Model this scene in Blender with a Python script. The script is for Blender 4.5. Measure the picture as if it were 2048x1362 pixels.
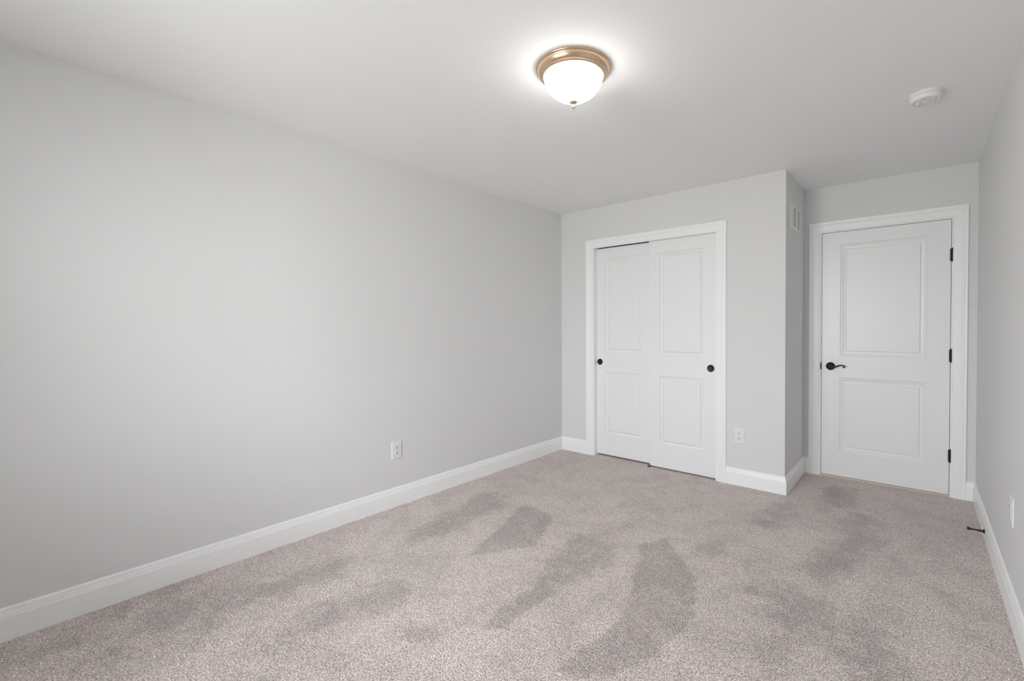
import bpy, bmesh, math
import numpy as np
from mathutils import Vector, Matrix

for o in list(bpy.data.objects):
    bpy.data.objects.remove(o)
sc = bpy.context.scene
col = sc.collection

# ---------------------------------------------------------------- camera
F_PX, YAW, PITCH, ROLL = 909.97, -0.6809, -0.0177, -0.0047
CAM = Vector((2.897, -3.7608, 1.2677))
cd = bpy.data.cameras.new('camera')
cd.sensor_width = 36.0
cd.lens = F_PX / 2048 * 36.0
cd.shift_x = -77.07 / 2048
cd.shift_y = -9.22 / 2048
cd.clip_start = 0.02
cam = bpy.data.objects.new('camera', cd)
col.objects.link(cam)
fwd = Vector((math.sin(YAW) * math.cos(PITCH), math.cos(YAW) * math.cos(PITCH), math.sin(PITCH)))
rt = Vector((math.cos(YAW), -math.sin(YAW), 0))
up = rt.cross(fwd)
r2 = rt * math.cos(ROLL) + up * math.sin(ROLL)
u2 = -rt * math.sin(ROLL) + up * math.cos(ROLL)
M = Matrix(((r2.x, u2.x, -fwd.x, CAM.x), (r2.y, u2.y, -fwd.y, CAM.y), (r2.z, u2.z, -fwd.z, CAM.z), (0, 0, 0, 1)))
cam.matrix_world = M
sc.camera = cam

# ---------------------------------------------------------------- room dimensions (metres)
H = 2.44          # ceiling height
W = 3.2211        # right wall
J = 2.1173        # the closet bump-out ends here
D = 0.6997        # door wall
Y0 = -5.0        # wall behind the camera
WIN = [('front', 0.86, 2.15)]   # window openings: wall, from, to (outside the photo's view)
WZ0, WZ1 = 0.75, 2.25

# ---------------------------------------------------------------- world: overcast daylight outside the windows
w = bpy.data.worlds.new('daylight')
sc.world = w
w.use_nodes = True
nt = w.node_tree
bg = nt.nodes['Background']
tc = nt.nodes.new('ShaderNodeTexCoord')
sp = nt.nodes.new('ShaderNodeSeparateXYZ')
cr = nt.nodes.new('ShaderNodeValToRGB')
mr = nt.nodes.new('ShaderNodeMapRange')
mr.inputs['From Min'].default_value = -1
nt.links.new(tc.outputs['Generated'], sp.inputs[0])
nt.links.new(sp.outputs['Z'], mr.inputs['Value'])
nt.links.new(mr.outputs[0], cr.inputs[0])
el = cr.color_ramp.elements
el[0].position = 0.47; el[0].color = (0.60, 0.60, 0.58, 1)     # lawn and pavement outside
el[1].position = 0.53; el[1].color = (0.93, 0.97, 1.0, 1)      # overcast sky
nt.links.new(cr.outputs[0], bg.inputs['Color'])
bg.inputs['Strength'].default_value = 23.0

for side, a, b in WIN:                                          # sampling portals filling the window openings
    ld = bpy.data.lights.new('window_daylight', 'AREA')
    ld.shape = 'RECTANGLE'
    ld.size = b - a
    ld.size_y = WZ1 - WZ0
    ld.cycles.is_portal = True
    lo = bpy.data.objects.new('window_daylight', ld)
    col.objects.link(lo)
    if side == 'front':
        lo.location = ((a + b) / 2, Y0 - 0.11, (WZ0 + WZ1) / 2)
        lo.rotation_euler = (math.radians(90), 0, 0)
    elif side == 'right':
        lo.location = (W + 0.11, (a + b) / 2, (WZ0 + WZ1) / 2)
        lo.rotation_euler = (math.radians(90), 0, math.radians(90))
    else:
        lo.location = (-0.11, (a + b) / 2, (WZ0 + WZ1) / 2)
        lo.rotation_euler = (math.radians(90), 0, math.radians(-90))
LAMP_EMIT = 14.5

sc.view_settings.view_transform = 'Standard'
sc.view_settings.look = 'None'
sc.view_settings.exposure = 0.0
sc.view_settings.gamma = 1.0
sc.view_settings.use_curve_mapping = False
sc.cycles.use_denoising = True
sc.cycles.max_bounces = 14
sc.cycles.diffuse_bounces = 10
sc.cycles.sample_clamp_indirect = 6.0


# ---------------------------------------------------------------- materials
def mat(name, color, rough=0.5, metal=0.0, bump=0.0, bscale=60.0, var=0.0, coat=0.0, spec=0.5):
    m = bpy.data.materials.new(name)
    m.use_nodes = True
    nt = m.node_tree
    p = nt.nodes['Principled BSDF']
    p.inputs['Base Color'].default_value = (*color, 1)
    p.inputs['Roughness'].default_value = rough
    p.inputs['Metallic'].default_value = metal
    p.inputs['Specular IOR Level'].default_value = spec
    tc = nt.nodes.new('ShaderNodeTexCoord')
    nz = nt.nodes.new('ShaderNodeTexNoise')
    nz.inputs['Scale'].default_value = bscale
    nz.inputs['Detail'].default_value = 3
    nt.links.new(tc.outputs['Object'], nz.inputs['Vector'])
    if bump:
        b = nt.nodes.new('ShaderNodeBump')
        b.inputs['Strength'].default_value = bump
        b.inputs['Distance'].default_value = 0.001
        nt.links.new(nz.outputs['Fac'], b.inputs['Height'])
        nt.links.new(b.outputs[0], p.inputs['Normal'])
    mx = nt.nodes.new('ShaderNodeMix')
    mx.data_type = 'RGBA'
    mx.inputs['A'].default_value = (*[c * (1 - var) for c in color], 1)
    mx.inputs['B'].default_value = (*[min(1, c * (1 + var)) for c in color], 1)
    nt.links.new(nz.outputs['Fac'], mx.inputs['Factor'])
    nt.links.new(mx.outputs['Result'], p.inputs['Base Color'])
    return m


M_WALL = mat('wall_paint', (0.730, 0.735, 0.735), 0.75, bump=0.06, bscale=180, var=0.006, spec=0.3)
M_CEIL = mat('ceiling_paint', (0.885, 0.895, 0.895), 0.9, bump=0.06, bscale=160, var=0.006, spec=0.2)
M_TRIM = mat('trim_paint', (0.915, 0.92, 0.925), 0.35, bump=0.03, bscale=90, var=0.005)
M_DOOR = mat('door_paint', (0.85, 0.855, 0.86), 0.36, bump=0.03, bscale=120, var=0.005)
M_PLASTIC = mat('white_plastic', (0.80, 0.80, 0.79), 0.35, var=0.004)
M_SLOT = mat('slot_black', (0.02, 0.02, 0.02), 0.6)
M_BRONZE = mat('oil_rubbed_bronze', (0.018, 0.015, 0.014), 0.42, metal=0.35, bump=0.05, bscale=300, var=0.2)
M_GOLD = mat('brushed_brass_nickel', (0.74, 0.55, 0.38), 0.30, metal=1.0, bump=0.05, bscale=400, var=0.03)
M_CHROME = mat('polished_nickel', (0.80, 0.76, 0.70), 0.12, metal=1.0)
M_TAN = mat('raw_wood', (0.72, 0.585, 0.48), 0.6, bump=0.2, bscale=80, var=0.12)
M_GUIDE = mat('grey_metal', (0.16, 0.14, 0.11), 0.5, metal=0.4, var=0.1)
M_DARK = mat('dark_interior_shade', (0.10, 0.10, 0.10), 0.8)  # dark colour stands in for the shade inside closet and hallway


def glow_mat():
    m = bpy.data.materials.new('lit_frosted_glass')
    m.use_nodes = True
    nt = m.node_tree
    p = nt.nodes['Principled BSDF']
    p.inputs['Base Color'].default_value = (0.9, 0.88, 0.84, 1)
    p.inputs['Roughness'].default_value = 0.25
    p.inputs['Emission Color'].default_value = (1.0, 0.975, 0.945, 1)
    p.inputs['Emission Strength'].default_value = LAMP_EMIT
    return m


M_GLOW = glow_mat()


def pane_mat():
    m = bpy.data.materials.new('window_glass')
    m.use_nodes = True
    nt = m.node_tree
    nt.nodes.remove(nt.nodes['Principled BSDF'])
    out = nt.nodes['Material Output']
    tr = nt.nodes.new('ShaderNodeBsdfTransparent')
    gl = nt.nodes.new('ShaderNodeBsdfGlossy')
    gl.inputs['Roughness'].default_value = 0.02
    fr = nt.nodes.new('ShaderNodeFresnel')
    mx = nt.nodes.new('ShaderNodeMixShader')
    nt.links.new(fr.outputs[0], mx.inputs[0])
    nt.links.new(tr.outputs[0], mx.inputs[1])
    nt.links.new(gl.outputs[0], mx.inputs[2])
    nt.links.new(mx.outputs[0], out.inputs['Surface'])
    return m


M_PANE = pane_mat()


def carpet_mat():
    m = bpy.data.materials.new('plush_carpet')
    m.use_nodes = True
    nt = m.node_tree
    N = nt.nodes.new
    L = nt.links.new
    p = nt.nodes['Principled BSDF']
    p.inputs['Roughness'].default_value = 1.0
    p.inputs['Specular IOR Level'].default_value = 0.1
    p.inputs['Sheen Weight'].default_value = 0.15
    p.inputs['Sheen Roughness'].default_value = 0.6
    tc = N('ShaderNodeTexCoord')
    n1 = N('ShaderNodeTexNoise'); n1.inputs['Scale'].default_value = 150; n1.inputs['Detail'].default_value = 2.5; n1.inputs['Roughness'].default_value = 0.62
    n2 = N('ShaderNodeTexNoise'); n2.inputs['Scale'].default_value = 42; n2.inputs['Detail'].default_value = 2
    n3 = N('ShaderNodeTexNoise'); n3.inputs['Scale'].default_value = 7.0; n3.inputs['Detail'].default_value = 9; n3.inputs['Roughness'].default_value = 0.82
    vo = N('ShaderNodeTexVoronoi'); vo.inputs['Scale'].default_value = 150
    for n in (n1, n2, n3, vo):
        L(tc.outputs['Object'], n.inputs['Vector'])
    at = N('ShaderNodeAttribute'); at.attribute_name = 'nap_shade'
    # nap marks (pile shading painted into the colour) with ragged edges: the mark value is eaten into by the mid-size noise
    a1 = N('ShaderNodeMath'); a1.operation = 'MULTIPLY_ADD'; a1.inputs[1].default_value = 4.6; a1.inputs[2].default_value = -2.15
    L(n3.outputs['Fac'], a1.inputs[0])
    a2 = N('ShaderNodeMath'); a2.operation = 'ADD'
    L(at.outputs['Fac'], a2.inputs[0]); L(a1.outputs[0], a2.inputs[1])
    rm = N('ShaderNodeMapRange'); rm.interpolation_type = 'SMOOTHSTEP'
    rm.inputs['From Min'].default_value = 0.10; rm.inputs['From Max'].default_value = 1.25
    L(a2.outputs[0], rm.inputs['Value'])
    # yarn tone
    r1 = N('ShaderNodeMapRange'); r1.inputs['From Min'].default_value = 0.36; r1.inputs['From Max'].default_value = 0.64
    L(n1.outputs['Fac'], r1.inputs['Value'])
    m1 = N('ShaderNodeMix'); m1.data_type = 'RGBA'
    m1.inputs['A'].default_value = (*YARN_DARK, 1)
    m1.inputs['B'].default_value = (*YARN_LIGHT, 1)
    L(r1.outputs[0], m1.inputs['Factor'])
    m2 = N('ShaderNodeMix'); m2.data_type = 'RGBA'; m2.blend_type = 'MULTIPLY'
    m2.inputs['B'].default_value = (0.735, 0.73, 0.73, 1)  # darker tint paints the pile shading of the vacuum strokes
    L(rm.outputs[0], m2.inputs['Factor'])
    L(m1.outputs['Result'], m2.inputs['A'])
    m3 = N('ShaderNodeMix'); m3.data_type = 'RGBA'; m3.blend_type = 'MULTIPLY'
    r2_ = N('ShaderNodeMapRange'); r2_.inputs['From Min'].default_value = 0.35; r2_.inputs['From Max'].default_value = 0.65
    r2_.inputs['To Min'].default_value = 0.87; r2_.inputs['To Max'].default_value = 1.07
    L(n2.outputs['Fac'], r2_.inputs['Value'])
    m3.inputs['Factor'].default_value = 1
    n4 = N('ShaderNodeTexNoise'); n4.inputs['Scale'].default_value = 3.2; n4.inputs['Detail'].default_value = 9; n4.inputs['Roughness'].default_value = 0.78; n4.inputs['Distortion'].default_value = 0.6
    L(tc.outputs['Object'], n4.inputs['Vector'])
    r4_ = N('ShaderNodeMapRange'); r4_.interpolation_type = 'SMOOTHSTEP'; r4_.inputs['From Min'].default_value = 0.36; r4_.inputs['From Max'].default_value = 0.60
    r4_.inputs['To Min'].default_value = 0.88; r4_.inputs['To Max'].default_value = 1.04
    L(n4.outputs['Fac'], r4_.inputs['Value'])
    m4 = N('ShaderNodeMix'); m4.data_type = 'RGBA'; m4.blend_type = 'MULTIPLY'; m4.inputs['Factor'].default_value = 1
    L(m2.outputs['Result'], m3.inputs['A']); L(r2_.outputs[0], m3.inputs['B'])
    L(m3.outputs['Result'], m4.inputs['A']); L(r4_.outputs[0], m4.inputs['B'])
    L(m4.outputs['Result'], p.inputs['Base Color'])
    ad = N('ShaderNodeMath'); ad.operation = 'MULTIPLY_ADD'; ad.inputs[1].default_value = 0.5
    L(vo.outputs['Distance'], ad.inputs[0]); L(n1.outputs['Fac'], ad.inputs[2])
    b = N('ShaderNodeBump'); b.inputs['Strength'].default_value = 0.7; b.inputs['Distance'].default_value = 0.004
    L(ad.outputs[0], b.inputs['Height']); L(b.outputs[0], p.inputs['Normal'])
    return m


YARN_DARK = (0.300, 0.252, 0.238)
YARN_LIGHT = (0.93, 0.82, 0.785)
M_CARPET = carpet_mat()


# ---------------------------------------------------------------- mesh helpers
def link(name, me, parent=None, m=None, smooth=False):
    o = bpy.data.objects.new(name, me)
    col.objects.link(o)
    if m:
        me.materials.append(m)
    if parent:
        o.parent = parent
    if smooth:
        for p in me.polygons:
            p.use_smooth = True
    return o


def obj(name, bm, m, parent=None, smooth=False, loc=None):
    bmesh.ops.recalc_face_normals(bm, faces=bm.faces)
    me = bpy.data.meshes.new(name)
    bm.to_mesh(me)
    bm.free()
    o = link(name, me, parent, m, smooth)
    if loc is not None:
        o.location = loc
    return o


def box(bm, x0, x1, y0, y1, z0, z1, bev=0.0):
    r = bmesh.ops.create_cube(bm, size=1)
    vs = r['verts']
    for v in vs:
        v.co = Vector(((x0 + x1) / 2 + v.co.x * (x1 - x0), (y0 + y1) / 2 + v.co.y * (y1 - y0), (z0 + z1) / 2 + v.co.z * (z1 - z0)))
    if bev:
        es = list({e for v in vs for e in v.link_edges})
        bmesh.ops.bevel(bm, geom=es, offset=bev, segments=2, affect='EDGES', profile=0.5)


def boxes(*bs):
    bm = bmesh.new()
    for b in bs:
        box(bm, *b)
    return bm


def lathe(bm, prof, n=64, mtx=None, cap=True):
    """prof: list of (radius, height along +Z)."""
    rings = []
    mtx = mtx or Matrix.Identity(4)
    for r, z in prof:
        if r < 1e-6:
            rings.append([bm.verts.new(mtx @ Vector((0, 0, z)))])
        else:
            rings.append([bm.verts.new(mtx @ Vector((r * math.cos(2 * math.pi * k / n), r * math.sin(2 * math.pi * k / n), z))) for k in range(n)])
    for a, b in zip(rings, rings[1:]):
        if len(a) == 1 and len(b) == 1:
            continue
        for k in range(n):
            k2 = (k + 1) % n
            if len(a) == 1:
                bm.faces.new((a[0], b[k], b[k2]))
            elif len(b) == 1:
                bm.faces.new((a[k], a[k2], b[0]))
            else:
                bm.faces.new((a[k], a[k2], b[k2], b[k]))
    if cap:
        for r in (rings[0], rings[-1]):
            if len(r) > 2:
                bm.faces.new(r)
    return bm


def tube(bm, pts, rads, n=16, squash=None):
    """smooth tube through pts (Catmull-Rom), rads per point; squash = (vector, factor) flattens the section."""
    P = [Vector(p) for p in pts]
    fine, fr = [], []
    for i in range(len(P) - 1):
        p0, p1, p2, p3 = P[max(i - 1, 0)], P[i], P[i + 1], P[min(i + 2, len(P) - 1)]
        for s in range(8):
            t = s / 8
            fine.append(0.5 * ((2 * p1) + (-p0 + p2) * t + (2 * p0 - 5 * p1 + 4 * p2 - p3) * t * t + (-p0 + 3 * p1 - 3 * p2 + p3) * t ** 3))
            fr.append(rads[i] + (rads[i + 1] - rads[i]) * t)
    fine.append(P[-1]); fr.append(rads[-1])
    rings = []
    ref = Vector((0, 1, 0))
    for i, p in enumerate(fine):
        t = (fine[min(i + 1, len(fine) - 1)] - fine[max(i - 1, 0)]).normalized()
        a = ref - t * ref.dot(t)
        a.normalize()
        b = t.cross(a)
        rings.append([bm.verts.new(p + (a * math.cos(2 * math.pi * k / n) + b * math.sin(2 * math.pi * k / n)) * fr[i]) for k in range(n)])
    for a, b in zip(rings, rings[1:]):
        for k in range(n):
            bm.faces.new((a[k], a[(k + 1) % n], b[(k + 1) % n], b[k]))
    bm.faces.new(rings[0]); bm.faces.new(rings[-1])


def tag(o, label=None, cat=None, group=None, kind=None):
    if label: o['label'] = label
    if cat: o['category'] = cat
    if group: o['group'] = group
    if kind: o['kind'] = kind
    return o


def struct(o, label=None, cat=None):
    return tag(o, label, cat, kind='structure')


def empty(name, loc, rz=0.0):
    o = bpy.data.objects.new(name, None)
    o.empty_display_size = 0.1
    col.objects.link(o)
    o.location = loc
    o.rotation_euler = (0, 0, rz)
    return o


def copy_tree(o, parent=None):
    c = o.copy()
    col.objects.link(c)
    c.parent = parent
    for ch in [x for x in bpy.data.objects if x.parent == o]:
        copy_tree(ch, c)
    return c

SHADE_MARKS = [  # strength and floor outline of each vacuum stroke whose pile shading is painted
    (0.7, [(1.04, -1.22), (1.42, -0.91), (1.79, -0.54), (1.8, -0.58), (1.44, -0.95), (1.08, -1.27)]),
    (1.0, [(0.68, -1.35), (0.99, -1.38), (1.17, -1.77), (1.07, -1.95), (0.95, -2.1), (0.82, -1.7)]),
    (0.9, [(0.26, -1.31), (0.54, -1.31), (0.66, -1.73), (0.63, -2.09), (0.6, -2.3), (0.47, -2.22), (0.41, -1.92)]),
    (0.9, [(1.24, -1.55), (1.46, -1.38), (1.61, -1.67), (1.62, -1.82), (1.43, -2.17), (1.39, -2.15), (1.34, -1.89), (1.3, -1.74)]),
    (1.0, [(1.63, -1.38), (1.73, -1.22), (1.99, -1.5), (2.04, -1.56), (2.14, -1.84), (2.12, -2.17), (2.01, -2.41), (1.86, -2.47), (1.9, -2.09), (1.84, -1.88), (1.77, -1.67)]),
    (1.0, [(1.42, -2.3), (1.46, -2.0), (1.55, -2.08), (1.54, -2.42), (1.47, -2.48)]),
    (0.8, [(1.35, -2.51), (1.37, -2.65), (1.32, -2.76), (1.17, -2.67), (1.28, -2.59)]),
    (0.9, [(0.4, -2.58), (0.47, -2.49), (0.61, -2.67), (0.59, -2.89), (0.48, -3.13), (0.47, -3.25), (0.44, -3.41), (0.2, -3.4), (0.23, -3.2), (0.35, -2.96)]),
    (0.9, [(0.81, -2.54), (0.95, -2.44), (1.06, -2.54), (1.01, -2.8), (0.99, -2.95), (0.88, -3.07), (0.75, -2.92), (0.8, -2.67)]),
    (0.5, [(-0.04, -3.51), (-0.03, -3.14), (0.57, -3.03), (0.73, -3.41), (0.64, -3.51), (0.46, -3.65), (0.12, -3.67)]),
    (0.8, [(2.1, -0.19), (2.24, -0.08), (2.24, -0.67), (2.04, -0.74)]),
    (0.8, [(2.28, 0.38), (2.49, 0.5), (2.58, 0.01), (2.39, -0.14)]),
    (0.9, [(2.53, -0.07), (2.67, -0.09), (2.76, -0.47), (2.64, -0.75), (2.63, -0.93), (2.57, -1.21), (2.42, -1.16), (2.47, -0.84), (2.54, -0.49)]),
    (0.8, [(1.89, -1.11), (2.07, -0.97), (2.07, -1.11), (1.97, -1.33)]),
    (0.8, [(2.19, -1.47), (2.39, -1.28), (2.58, -1.38), (2.67, -1.42), (2.76, -1.39), (2.82, -1.52), (2.88, -1.71), (2.74, -1.83), (2.56, -1.66), (2.33, -1.73), (2.36, -1.52), (2.24, -1.54)]),
    (0.6, [(2.33, -1.73), (2.56, -1.66), (2.54, -1.85), (2.41, -2.01)]),
    (0.8, [(2.94, -0.94), (3.05, -0.87), (3.03, -0.99), (2.95, -1.03)]),
]

# ---------------------------------------------------------------- room shell
T = 0.12
RO = (0.385, 1.617, 2.075)            # closet rough opening x0, x1, head
DO = (2.230, 3.098, 2.075)            # entry door rough opening

# floor: dense grid so the vacuumed nap marks can be carried as a painted shade value on the carpet
nx, ny = 165, 290
xs = np.linspace(-T, W + T, nx)
ys = np.linspace(Y0 - T, D + 0.9, ny)
gx, gy = np.meshgrid(xs, ys)


def inside(poly, X, Y):
    ins = np.zeros(X.shape, bool)
    n = len(poly)
    for i in range(n):
        (xa, ya), (xb, yb) = poly[i], poly[(i + 1) % n]
        c = ((ya > Y) != (yb > Y)) & (X < (xb - xa) * (Y - ya) / (yb - ya + 1e-12) + xa)
        ins ^= c
    return ins


nap_shade = np.zeros(gx.shape)
for s, poly in SHADE_MARKS:
    acc = np.zeros(gx.shape)
    q_ = 0.008 if s == 1.0 else 0.045
    for dx in (-q_, 0, q_):
        for dy in (-q_, 0, q_):
            acc += inside(poly, gx + dx, gy + dy)
    nap_shade = np.maximum(nap_shade, acc / 9 * s)
me = bpy.data.meshes.new('floor')
V = [(float(x), float(y), 0.0) for x, y in zip(gx.ravel(), gy.ravel())]
Fc = [(j * nx + i, j * nx + i + 1, (j + 1) * nx + i + 1, (j + 1) * nx + i) for j in range(ny - 1) for i in range(nx - 1)]
nv = len(V)
me.from_pydata(V, [], Fc)
a = me.attributes.new('nap_shade', 'FLOAT', 'POINT')
a.data.foreach_set('value', nap_shade.ravel().astype(np.float32))
fl = link('floor', me, None, M_CARPET)
struct(fl, 'beige pink plush carpet with vacuum marks shaded into its colour, covering the whole room floor', 'carpet')

struct(obj('ceiling', boxes((-T, W + T, Y0 - T, D + 0.9, H, H + T)), M_CEIL), 'plain flat off-white painted ceiling above the whole room', 'ceiling')
def holed(u0, u1, holes, f):
    out, u = [], u0
    for p, q in holes:
        out += [f(u, p, 0, H), f(p, q, 0, WZ0), f(p, q, WZ1, H)]
        u = q
    out.append(f(u, u1, 0, H))
    return out


struct(obj('wall_left', boxes(*holed(Y0 - T, D + T, [(p, q) for s_, p, q in WIN if s_ == 'left'], lambda p, q, r, s: (-T, 0, p, q, r, s))), M_WALL), 'long bare light grey wall on the left with one outlet', 'wall')
struct(obj('wall_right', boxes(*holed(Y0 - T, D + T, [(p, q) for s_, p, q in WIN if s_ == 'right'], lambda p, q, r, s: (W, W + T, p, q, r, s))), M_WALL),
       'light grey wall along the right edge behind the door stop', 'wall')
struct(obj('wall_closet', boxes((0, RO[0], 0, T, 0, H), (RO[1], J, 0, T, 0, H), (RO[0], RO[1], 0, T, RO[2], H)), M_WALL),
       'light grey wall around the sliding closet doors', 'wall')
struct(obj('wall_return', boxes((J - T, J, T, D, 0, H)), M_WALL), 'short shaded grey side wall between closet and entry door', 'wall')
struct(obj('wall_back', boxes((J - T, DO[0], D, D + T, 0, H), (DO[1], W, D, D + T, 0, H), (DO[0], DO[1], D, D + T, DO[2], H)), M_WALL),
       'light grey wall around the hinged entry door', 'wall')
struct(obj('wall_front', boxes(*holed(0, W, [(p, q) for s_, p, q in WIN if s_ == 'front'], lambda p, q, r, s: (p, q, Y0 - T, Y0, r, s))), M_WALL),
       'light grey wall with a window behind the camera', 'wall')
# closet interior and hallway beyond the door, their shade put into a dark colour
struct(obj('wall_closet_inner', boxes((0, J - T, D, D + T, 0, H)), M_DARK), 'back wall inside the closet behind the sliding doors', 'wall')
struct(obj('wall_hallway', boxes((J - T, W + T, D + 0.9, D + 1.0, 0, H), (J - T - 0.1, J - T, D + T, D + 1.0, 0, H), (W, W + T, D + T, D + 1.0, 0, H)), M_DARK),
       'hallway wall behind the closed entry door', 'wall')

# windows outside the photo's view
for i, (side, a_, b_) in enumerate(WIN):
    f = 0.05
    zm = (WZ0 + WZ1) / 2
    if side == 'front':
        q3 = lambda p, q, d0, d1, r, s: (p, q, Y0 - 0.09 + d0, Y0 - 0.09 + d1, r, s)
    elif side == 'left':
        q3 = lambda p, q, d0, d1, r, s: (-0.09 + d0, -0.09 + d1, p, q, r, s)
    else:
        q3 = lambda p, q, d0, d1, r, s: (W + 0.09 - d1, W + 0.09 - d0, p, q, r, s)
    bm = bmesh.new()
    for q in ((a_, a_ + f, WZ0, WZ1), (b_ - f, b_, WZ0, WZ1), (a_ + f, b_ - f, WZ0, WZ0 + f), (a_ + f, b_ - f, WZ1 - f, WZ1), (a_ + f, b_ - f, zm - 0.02, zm + 0.02)):
        box(bm, *q3(q[0], q[1], -0.02, 0.03, q[2], q[3]), 0.002)
    wo = obj('window_%d' % (i + 1), bm, M_PLASTIC)
    struct(wo, 'white double-hung window in the ' + ('wall behind the camera' if side == 'front' else side + ' wall out of the picture'), 'window')
    obj('window_pane', boxes(q3(a_ + f, b_ - f, 0.0, 0.004, WZ0 + f, WZ1 - f)), M_PANE, wo)


# ---------------------------------------------------------------- baseboards
BB = [(0.014, 0.0), (0.014, 0.0955), (0.0128, 0.0975), (0.0122, 0.0985), (0.0124, 0.0995), (0.0108, 0.108), (0.0092, 0.1150),
      (0.0088, 0.1175), (0.0074, 0.1185), (0.0074, 0.1200), (0.0080, 0.1210), (0.0070, 0.1270), (0.0040, 0.1325), (0.0, 0.1348)]


def sweep(name, path, m=M_TRIM, prof=BB):
    """path: floor points; the profile grows to the right-hand side of the walking direction, mitred."""
    P = [Vector((p[0], p[1])) for p in path]
    bm = bmesh.new()
    rings = []
    for i, p in enumerate(P):
        ns = []
        if i > 0:
            d = (P[i] - P[i - 1]).normalized(); ns.append(Vector((d.y, -d.x)))
        if i < len(P) - 1:
            d = (P[i + 1] - P[i]).normalized(); ns.append(Vector((d.y, -d.x)))
        n = ns[0] if len(ns) == 1 else (ns[0] + ns[1]) / (1 + ns[0].dot(ns[1]))
        ring = [bm.verts.new((p.x + n.x * t, p.y + n.y * t, z)) for t, z in prof]
        ring.append(bm.verts.new((p.x, p.y, 0)))
        rings.append(ring)
    k = len(rings[0])
    for a, b in zip(rings, rings[1:]):
        for j in range(k):
            bm.faces.new((a[j], a[(j + 1) % k], b[(j + 1) % k], b[j]))
    bm.faces.new(rings[0]); bm.faces.new(rings[-1])
    return obj(name, bm, m)


CL = (0.400, 1.601, 2.0439)      # closet casing inner edges x0, x1, head
CW = 0.084                       # casing width
DC = (2.244, 3.0855, 2.061)      # door casing inner edges
struct(sweep('baseboard_left', [(0, Y0), (0, 0)]), 'white moulded baseboard along the long left wall', 'baseboard')
struct(sweep('baseboard_closet', [(0, 0), (CL[0] - CW, 0)]), 'short white baseboard left of the closet doors', 'baseboard')
struct(sweep('baseboard_corner', [(CL[1] + CW, 0), (J, 0), (J, D), (DC[0] - CW, D)]), 'white baseboard wrapping the outside corner between closet and entry door', 'baseboard')
struct(sweep('baseboard_back', [(DC[1] + CW, D), (W, D)]), 'tiny white baseboard piece right of the entry door casing', 'baseboard')
struct(sweep('baseboard_right', [(W, D), (W, Y0)]), 'white moulded baseboard along the right wall carrying the door stop', 'baseboard')
struct(sweep('baseboard_front', [(W, Y0), (0, Y0)]), 'white baseboard under the windows behind the camera', 'baseboard')

# ---------------------------------------------------------------- casings (mitred U around each opening) and jambs
CP = [(0.0, 0.0), (0.0, 0.0075), (0.0015, 0.0090), (0.0035, 0.0095), (0.0060, 0.0085), (0.0085, 0.0085), (0.0105, 0.0105), (0.0130, 0.0110),
      (0.0480, 0.0125), (0.0520, 0.0140), (0.0560, 0.0165), (0.0610, 0.0180), (0.0660, 0.0172), (0.0690, 0.0160), (0.0720, 0.0165), (0.0820, 0.0170), (0.084, 0.0155), (0.084, 0.0)]


def casing(name, x0, x1, z1, y):
    bm = bmesh.new()
    loops = []
    for w_, t in CP:
        loops.append([bm.verts.new(c) for c in ((x0 - w_, y - t, 0), (x0 - w_, y - t, z1 + w_), (x1 + w_, y - t, z1 + w_), (x1 + w_, y - t, 0))])
    for a, b in zip(loops, loops[1:]):
        for k in range(3):
            bm.faces.new((a[k], a[k + 1], b[k + 1], b[k]))
    a, b = loops[-1], loops[0]
    for k in range(3):
        bm.faces.new((a[k], a[k + 1], b[k + 1], b[k]))
    bm.faces.new([l[0] for l in loops]); bm.faces.new([l[3] for l in loops])
    return obj(name, bm, M_TRIM)


struct(casing('trim_1', *CL, 0.0), 'white mitred casing framing the sliding closet doors', 'door casing')
struct(casing('trim_2', *DC, D), 'white mitred casing framing the hinged entry door', 'door casing')
# jambs
j = boxes((RO[0], CL[0] + 0.004, 0.0, T, 0, RO[2]), (CL[1] - 0.0, RO[1], 0.0, T, 0, RO[2]), (CL[0], CL[1], 0.0, T, 2.060, RO[2]))
struct(obj('trim_3', j, M_TRIM), 'white jamb lining inside the closet opening', 'door jamb')
DX0, DX1, DZ1 = 2.2535, 3.0765, 2.0525     # entry door slab
j = boxes((DO[0], DX0 - 0.003, D, D + T, 0, DO[2]), (DX1 + 0.003, DO[1], D, D + T, 0, DO[2]), (DX0 - 0.003, DX1 + 0.003, D, D + T, DZ1 + 0.0035, DO[2]),
          (DX0 - 0.003, DX0 + 0.010, D + 0.039, D + 0.075, 0, DZ1), (DX1 - 0.010, DX1 + 0.003, D + 0.039, D + 0.075, 0, DZ1), (DX0, DX1, D + 0.039, D + 0.075, DZ1 - 0.01, DZ1 + 0.004))
struct(obj('trim_4', j, M_TRIM), 'white jamb lining inside the entry door opening', 'door jamb')
struct(obj('trim_5', boxes((DX0 - 0.003, DX1 + 0.003, D + 0.004, D + T, 0, 0.0105)), M_TAN), 'thin raw wood threshold strip under the entry door', 'threshold')


# ---------------------------------------------------------------- moulded two-panel doors
PP_CLOSET = [(0, 0), (0.0030, 0.0065), (0.0070, 0.0085), (0.0110, 0.0088), (0.0150, 0.0115), (0.0200, 0.0130), (0.0225, 0.0128), (0.0330, 0.0035), (0.0365, 0.0015), (0.0400, 0.0012)]
PP_ENTRY = [(0, 0), (0.0020, 0.0050), (0.0080, 0.0075), (0.0120, 0.0075), (0.0150, 0.0060), (0.0190, 0.0065), (0.0225, 0.0105), (0.0360, 0.0120), (0.0425, 0.0110), (0.0440, 0.0025), (0.0470, 0.0015)]


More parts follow.
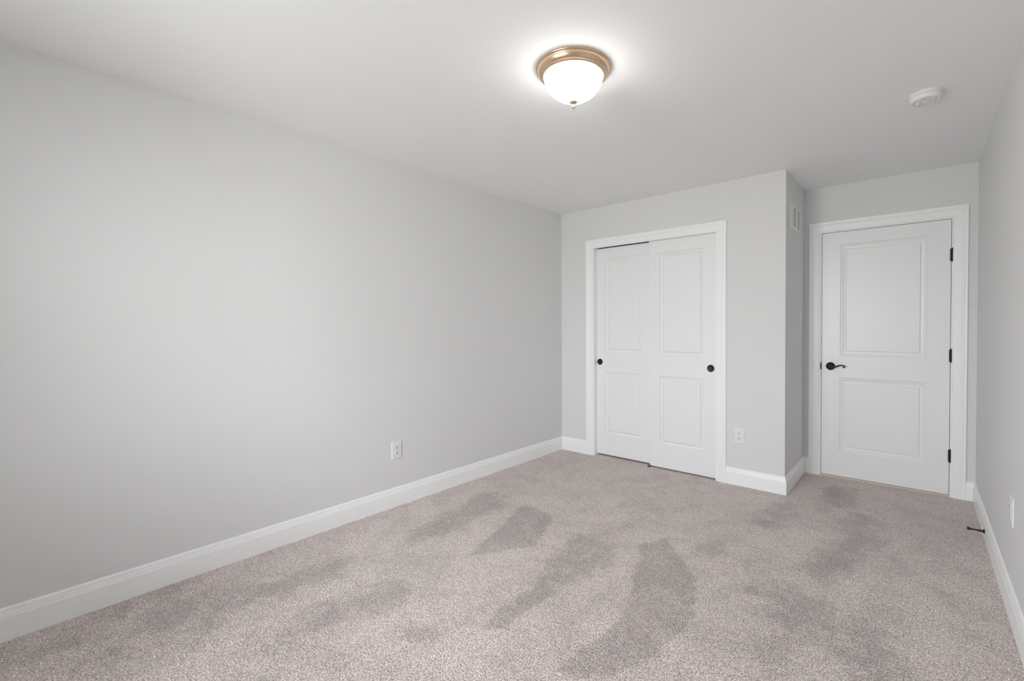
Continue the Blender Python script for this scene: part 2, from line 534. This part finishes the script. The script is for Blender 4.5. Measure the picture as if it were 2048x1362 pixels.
def door_slab(name, x0, x1, z0, z1, yf, th, panels, prof, parent=None):
    """yf: front face (towards -Y). panels: (x0, x1, z0, z1) outer edges of the moulded recesses."""
    bm = bmesh.new()
    px0, px1 = panels[0][0], panels[0][1]
    V_ = lambda x, y, z: bm.verts.new((x, y, z))

    def quad(a, b, c, d, y):
        bm.faces.new((V_(a, y, c), V_(b, y, c), V_(b, y, d), V_(a, y, d)))
    e = 0.0015
    quad(x0 + e, px0, z0 + e, z1 - e, yf)
    quad(px1, x1 - e, z0 + e, z1 - e, yf)
    zs = [z0 + e]
    for p in panels:
        zs += [p[2], p[3]]
    zs.append(z1 - e)
    for k in range(0, len(zs), 2):
        quad(px0, px1, zs[k], zs[k + 1], yf)
    for p in panels:
        loops = []
        for w_, dpt in prof:
            loops.append([V_(p[0] + w_, yf + dpt, p[2] + w_), V_(p[1] - w_, yf + dpt, p[2] + w_), V_(p[1] - w_, yf + dpt, p[3] - w_), V_(p[0] + w_, yf + dpt, p[3] - w_)])
        for a, b in zip(loops, loops[1:]):
            for k in range(4):
                bm.faces.new((a[k], a[(k + 1) % 4], b[(k + 1) % 4], b[k]))
        bm.faces.new(loops[-1])
    # eased edges and the rest of the slab
    A = [V_(x0 + e, yf, z0 + e), V_(x1 - e, yf, z0 + e), V_(x1 - e, yf, z1 - e), V_(x0 + e, yf, z1 - e)]
    B_ = [V_(x0, yf + e, z0), V_(x1, yf + e, z0), V_(x1, yf + e, z1), V_(x0, yf + e, z1)]
    C_ = [V_(x0, yf + th, z0), V_(x1, yf + th, z0), V_(x1, yf + th, z1), V_(x0, yf + th, z1)]
    for a, b in ((A, B_), (B_, C_)):
        for k in range(4):
            bm.faces.new((a[k], a[(k + 1) % 4], b[(k + 1) % 4], b[k]))
    bm.faces.new(C_)
    bmesh.ops.remove_doubles(bm, verts=bm.verts, dist=1e-5)
    return obj(name, bm, M_DOOR, parent)


RY = Matrix.Rotation(math.radians(90), 4, 'X')     # lathe axis +Z -> -Y


def at(x, y, z, R=RY):
    return Matrix.Translation((x, y, z)) @ R


# entry door
d1 = door_slab('door_1', DX0, DX1, 0.0145, DZ1, D + 0.002, 0.035,
               [(2.385, 2.945, 0.227, 0.842), (2.385, 2.945, 1.021, 1.947)], PP_ENTRY)
struct(d1, 'white two-panel hinged entry door with black lever handle and hinges', 'door')
bm = bmesh.new()
lathe(bm, [(0.0, 0.0), (0.0325, 0.0), (0.0335, 0.003), (0.0325, 0.0065), (0.0285, 0.0085), (0.026, 0.0088), (0.0235, 0.0115), (0.0175, 0.0150), (0.0135, 0.0175), (0.0115, 0.024),
           (0.0105, 0.040), (0.0125, 0.046), (0.0135, 0.052), (0.0125, 0.0595), (0.008, 0.062), (0.005, 0.0625), (0.0045, 0.0605), (0, 0.0605)], 48, at(2.319, D + 0.002, 0.9345), cap=False)
yl = D + 0.002 - 0.053
hd = obj('door_handle', bm, M_BRONZE, d1, True)
tag(hd, 'black lever handle')
bm = bmesh.new()
tube(bm, [(2.315, yl, 0.9345), (2.330, yl, 0.9310), (2.347, yl - 0.001, 0.9305), (2.366, yl - 0.002, 0.9370), (2.386, yl - 0.001, 0.9455), (2.404, yl, 0.9480), (2.417, yl + 0.003, 0.9440), (2.4215, yl + 0.005, 0.9365), (2.417, yl + 0.006, 0.9315), (2.412, yl + 0.006, 0.9340)],
     [0.0100, 0.0098, 0.0088, 0.0072, 0.0056, 0.0052, 0.0052, 0.0060, 0.0066, 0.0040])
obj('lever', bm, M_BRONZE, hd, True)
for zc in (1.791, 1.0485, 0.306):
    bm = bmesh.new()
    prof = [(0, -0.0505), (0.0035, -0.0500), (0.0045, -0.0480), (0.0062, -0.0460)]
    for k in range(5):
        a_, b_ = -0.0455 + k * 0.0182, -0.0455 + (k + 1) * 0.0182
        prof += [(0.0062, a_ + 0.0004), (0.0062, b_ - 0.0004), (0.0057, b_)]
    prof += [(0.0062, 0.0460), (0.0045, 0.0480), (0.0035, 0.0500), (0, 0.0505)]
    lathe(bm, prof, 20, Matrix.Translation((3.0815, D - 0.0045, zc)), cap=False)
    box(bm, 3.0700, 3.0768, D + 0.0003, D + 0.0018, zc - 0.045, zc + 0.045)
    tag(obj('hinge', bm, M_BRONZE, d1), 'black butt hinge')
bm = bmesh.new()
box(bm, 2.2462, 2.2512, D - 0.0125, D + 0.0035, 0.905, 0.962, 0.0008)
tag(obj('strike_plate', bm, M_BRONZE, d1), 'black strike plate lip')

# closet doors: door_3 runs in front of door_2
ZC0, ZC1 = 0.0135, 2.0455
d2 = door_slab('door_2', 0.399, 1.009, ZC0 + 0.002, ZC1 - 0.001, 0.055, 0.035,
               [(0.4985, 0.8995, 0.2235, 0.835), (0.4985, 0.8995, 1.025, 1.945)], PP_CLOSET)
struct(d2, 'left white two-panel sliding closet door, set behind the right one', 'door')
d3 = door_slab('door_3', 0.990, 1.600, ZC0 - 0.0015, ZC1, 0.012, 0.035,
               [(1.096, 1.495, 0.2235, 0.832), (1.096, 1.495, 1.020, 1.931)], PP_CLOSET)
struct(d3, 'right white two-panel sliding closet door, in front of the left one', 'door')
for d_, x_, z_, y_ in ((d2, 0.437, 0.929, 0.055), (d3, 1.553, 0.924, 0.012)):
    bm = lathe(bmesh.new(), [(0, 0.0002), (0.0235, 0.0002), (0.0262, 0.0008), (0.0275, 0.0022), (0.0290, 0.0026), (0.0302, 0.0020), (0.0306, -0.001), (0, -0.001)], 40, at(x_, y_, z_), cap=False)
    tag(obj('finger_pull', bm, M_BRONZE, d_, True), 'round black recessed finger pull')

# little floor guide where the two closet doors overlap
bm = bmesh.new()
box(bm, 0.984, 1.006, -0.012, 0.100, 0.0, 0.003, 0.0008)
box(bm, 0.988, 1.002, 0.0015, 0.0075, 0.003, 0.030, 0.0015)
box(bm, 0.984, 0.989, -0.010, 0.000, 0.003, 0.008, 0.001)
tag(obj('door_guide', bm, M_GUIDE), 'small brown-grey floor guide between the two closet doors', 'door guide')


# ---------------------------------------------------------------- ceiling light
LX, LY = 1.6708, -2.0745
lamp = empty('ceiling_light', (LX, LY, H))
tag(lamp, 'lit flush-mount ceiling light with brushed gold ring and white glass bowl', 'ceiling light')
UP = Matrix.Identity(4)
lathe_prof = [(0.0, 0.0), (0.1687, 0.0), (0.1690, -0.0035), (0.1680, -0.0065), (0.1655, -0.0078), (0.1625, -0.0085), (0.1615, -0.0105), (0.1612, -0.0145), (0.1595, -0.0205), (0.1560, -0.0270),
              (0.1510, -0.0325), (0.1460, -0.0355), (0.1425, -0.0362), (0.1410, -0.0378), (0.1390, -0.0405), (0.1365, -0.0415), (0.1345, -0.0405), (0.1335, -0.0380), (0.1330, -0.0200), (0, -0.0200)]
obj('mounting_ring', lathe(bmesh.new(), lathe_prof, 128, UP, cap=False), M_GOLD, lamp, True)
gp = [(0.1315, -0.0300), (0.1325, -0.0400)]
for k in range(1, 25):
    t_ = k / 24 * math.pi / 2
    gp.append((0.1325 * math.cos(t_) ** 1.12 if k < 24 else 0.0, -0.040 - 0.1060 * math.sin(t_)))
obj('glass_shade', lathe(bmesh.new(), gp, 96, UP, cap=False), M_GLOW, lamp, True)
fn = obj('finial', lathe(bmesh.new(), [(0, -0.143), (0.0150, -0.1465), (0.0180, -0.1490), (0.0178, -0.1515), (0.0130, -0.1555), (0.0085, -0.1580), (0.0065, -0.1600), (0, -0.1605)], 32, UP, cap=False), M_GOLD, lamp, True)
tag(obj('finial_tip', lathe(bmesh.new(), [(0, -0.159), (0.0055, -0.160), (0.0046, -0.1622), (0.0062, -0.1650), (0.0082, -0.1695), (0.0080, -0.1740), (0.0058, -0.1780), (0.0030, -0.1800), (0, -0.1805)], 32, UP, cap=False), M_CHROME, fn, True), 'silver ball tip')

# ---------------------------------------------------------------- smoke detector
sd = empty('smoke_detector', (2.9147, -0.7583, H))
tag(sd, 'round white smoke detector on the ceiling above the entry door area', 'smoke detector')
obj('mounting_plate', lathe(bmesh.new(), [(0, 0), (0.0700, 0), (0.0706, -0.002), (0.0706, -0.0075), (0.0690, -0.0105), (0.0655, -0.0112), (0.0650, -0.0140), (0, -0.0140)], 72, UP, cap=False), M_PLASTIC, sd, True)
body = obj('detector_body', lathe(bmesh.new(), [(0, -0.012), (0.0600, -0.012), (0.0605, -0.0145), (0.0665, -0.0150), (0.0672, -0.0170), (0.0668, -0.0270), (0.0650, -0.0330), (0.0615, -0.0365), (0.0560, -0.0380), (0.0480, -0.0385),
                  (0.0465, -0.0360), (0.0420, -0.0360), (0.0405, -0.0388), (0.0250, -0.0392), (0.0235, -0.0372), (0.0205, -0.0372), (0.0190, -0.0394), (0, -0.0396)], 72, UP, cap=False), M_PLASTIC, sd, True)
bm = lathe(bmesh.new(), [(0, -0.0390), (0.0110, -0.0390), (0.0112, -0.0420), (0.0100, -0.0432), (0, -0.0434)], 32, Matrix.Translation((-0.032, 0.004, 0)), cap=False)
obj('test_button', bm, M_PLASTIC, sd, True)
bm = bmesh.new()
box(bm, -0.030, 0.034, -0.044, -0.034, -0.0405, -0.0385, 0.0006)
obj('battery_cover', bm, M_PLASTIC, sd)


# ---------------------------------------------------------------- wall plates
def outlet(loc, rz, flip, label):
    """built facing -Y; flip puts the ground hole on top"""
    o = empty('electrical_outlet', loc, rz)
    tag(o, label, 'outlet', 'wall outlets around the room')
    bm = bmesh.new()
    w_, h_ = 0.0394, 0.0625
    pr = [(0.0, 0.0), (0.0005, 0.0030), (0.0018, 0.0046), (0.0040, 0.0056), (0.0065, 0.0060)]
    loops = [[bm.verts.new((sx * (w_ - e), -t, sz * (h_ - e))) for sx, sz in ((-1, -1), (1, -1), (1, 1), (-1, 1))] for e, t in pr]
    for a, b in zip(loops, loops[1:]):
        for k in range(4):
            bm.faces.new((a[k], a[(k + 1) % 4], b[(k + 1) % 4], b[k]))
    bm.faces.new(loops[-1]); bm.faces.new(loops[0])
    obj('cover_plate', bm, M_PLASTIC, o)
    s = -1 if flip else 1
    for zc in (0.0195, -0.0195):
        bm = bmesh.new()
        pts = []
        for k in range(48):
            t_ = 2 * math.pi * k / 48
            pts.append((0.0172 * math.cos(t_), max(-0.0138, min(0.0138, 0.0172 * math.sin(t_)))))
        A = [bm.verts.new((x_, -0.0058, zc + z_)) for x_, z_ in pts]
        B_ = [bm.verts.new((x_, -0.0078, zc + z_)) for x_, z_ in pts]
        C_ = [bm.verts.new((x_ * 0.96, -0.0083, zc + z_ * 0.96)) for x_, z_ in pts]
        for a, b in ((A, B_), (B_, C_)):
            for k in range(48):
                bm.faces.new((a[k], a[(k + 1) % 48], b[(k + 1) % 48], b[k]))
        bm.faces.new(C_)
        r = obj('receptacle', bm, M_PLASTIC, o)
        bm = bmesh.new()
        z_ = zc + s * 0.0042
        box(bm, -0.0078, -0.0050, -0.0087, -0.0080, z_ - 0.0050, z_ + 0.0050)
        box(bm, 0.0050, 0.0078, -0.0087, -0.0080, z_ - 0.0041, z_ + 0.0041)
        lathe(bm, [(0, 0), (0.0031, 0), (0.0031, 0.0007), (0, 0.0007)], 16, at(0, -0.0080, zc - s * 0.0072), cap=False)
        tag(obj('slots', bm, M_SLOT, r), 'dark plug slots')
    bm = lathe(bmesh.new(), [(0, 0.0), (0.0032, 0.0), (0.0028, 0.0012), (0, 0.0014)], 20, at(0, -0.0058, 0), cap=False)
    obj('screw', bm, M_PLASTIC, o, True)
    return o


outlet((0, -1.941, 0.3994), math.radians(90), True, 'white duplex outlet low on the long left wall, ground holes up')
outlet((1.7855, 0, 0.3967), 0, False, 'white duplex outlet low on the wall right of the closet doors')
outlet((W, -0.945, 0.4535), math.radians(-90), False, 'white duplex outlet low on the right wall near the photo edge')

# light switch on the return wall (faces +X)
sw = empty('light_switch', (J, 0.535, 1.349), math.radians(90))
tag(sw, 'white toggle light switch on the shaded side wall beside the entry door', 'light switch')
bm = bmesh.new()
loops = [[bm.verts.new((sx * (0.0385 - e), -t, sz * (0.0600 - e))) for sx, sz in ((-1, -1), (1, -1), (1, 1), (-1, 1))] for e, t in ((0, 0), (0.0005, 0.003), (0.002, 0.0046), (0.006, 0.006))]
for a, b in zip(loops, loops[1:]):
    for k in range(4):
        bm.faces.new((a[k], a[(k + 1) % 4], b[(k + 1) % 4], b[k]))
bm.faces.new(loops[-1]); bm.faces.new(loops[0])
obj('cover_plate', bm, M_PLASTIC, sw)
bm = bmesh.new()
box(bm, -0.0052, 0.0052, -0.0070, -0.0055, -0.0125, 0.0125, 0.0004)
r_ = bmesh.ops.create_cube(bm, size=1)
for v in r_['verts']:
    far = v.co.y < 0
    k = 0.0036 if far else 0.0044
    v.co = Vector((v.co.x * 2 * k, -0.0175 if far else -0.0060, (0.0075 if far else 0.0) + v.co.z * (0.0065 if far else 0.0120)))
obj('toggle', bm, M_PLASTIC, sw)
for z_ in (0.0300, -0.0300):
    obj('screw', lathe(bmesh.new(), [(0, 0.0), (0.0032, 0.0), (0.0028, 0.0010), (0, 0.0012)], 16, at(0, -0.0058, z_), cap=False), M_PLASTIC, sw)

# air vent on the return wall
vt = empty('wall_vent', (J, 0.3138, 2.1345), math.radians(90))
tag(vt, 'white two-column louvred air vent high on the shaded side wall', 'air vent')
VW, VH = 0.186, 0.0985
bm = bmesh.new()
cells = [(-0.1350, -0.0060), (0.0110, 0.1400)]
zt, zb = 0.0715, -0.0715
# sloped rim
loops = [[bm.verts.new((sx * (VW - e), -t, sz * (VH - e))) for sx, sz in ((-1, -1), (1, -1), (1, 1), (-1, 1))] for e, t in ((0, 0), (0.001, 0.003), (0.012, 0.0065))]
for a, b in zip(loops, loops[1:]):
    for k in range(4):
        bm.faces.new((a[k], a[(k + 1) % 4], b[(k + 1) % 4], b[k]))
for q in ((-VW + 0.012, cells[0][0], -VH + 0.012, VH - 0.012), (cells[1][1], VW - 0.012, -VH + 0.012, VH - 0.012), (cells[0][1], cells[1][0], zb, zt),
          (cells[0][0], cells[1][1], zt, VH - 0.012), (cells[0][0], cells[1][1], -VH + 0.012, zb)):
    box(bm, q[0], q[1], -0.0065, -0.0050, q[2], q[3])
obj('vent_frame', bm, M_PLASTIC, vt)
n_l = 12
pitch = (zt - zb) / n_l
for a_, b_ in cells:
    bm = bmesh.new()
    e_ = b_ - 0.042                      # the fins stop short of the right end, baring the black sheet as a row of small dark holes
    for k in range(n_l):
        z_ = zb + k * pitch
        vs = [bm.verts.new(c) for c in ((a_, -0.0022, z_ + pitch * 0.10), (e_, -0.0022, z_ + pitch * 0.10), (e_, -0.0074, z_ + pitch * 0.80), (a_, -0.0074, z_ + pitch * 0.80))]
        vs2 = [bm.verts.new((v.co.x, v.co.y + 0.0004, v.co.z + 0.0009)) for v in vs]
        bm.faces.new(vs); bm.faces.new(vs2[::-1])
        for i in range(4):
            bm.faces.new((vs[i], vs[(i + 1) % 4], vs2[(i + 1) % 4], vs2[i]))
        box(bm, a_, b_, -0.0064, -0.0030, z_ - pitch * 0.20, z_ + pitch * 0.20)
    obj('louvres', bm, M_PLASTIC, vt)
bm = boxes((cells[0][0], cells[1][1], -0.0012, -0.0002, zb, zt))  # flat black sheet replaces the shaded depth of the duct
tag(obj('duct_shade_sheet', bm, M_SLOT, vt), 'black sheet for the shade in the duct behind the louvres')

# ---------------------------------------------------------------- door stop on the right baseboard
ds = empty('door_stop', (W - 0.014, -0.0707, 0.0503))
tag(ds, 'dark bronze door stop sticking out of the right baseboard', 'door stop')
RX = Matrix.Rotation(math.radians(-90), 4, 'Y')    # +Z -> -X
obj('mounting_base', lathe(bmesh.new(), [(0, 0), (0.0145, 0), (0.0145, 0.0015), (0.0125, 0.0030), (0.0085, 0.0060), (0.0062, 0.0100), (0, 0.0100)], 32, RX, cap=False), M_BRONZE, ds, True)
obj('shaft', lathe(bmesh.new(), [(0, 0.008), (0.0062, 0.008), (0.0060, 0.020), (0.0048, 0.036), (0.0040, 0.050), (0.0045, 0.056), (0.0068, 0.063), (0, 0.063)], 32, RX, cap=False), M_BRONZE, ds, True)
obj('bumper_tip', lathe(bmesh.new(), [(0, 0.062), (0.0068, 0.062), (0.0085, 0.067), (0.0092, 0.072), (0.0090, 0.0755), (0.0075, 0.0775), (0, 0.078)], 32, RX, cap=False), M_SLOT, ds, True)
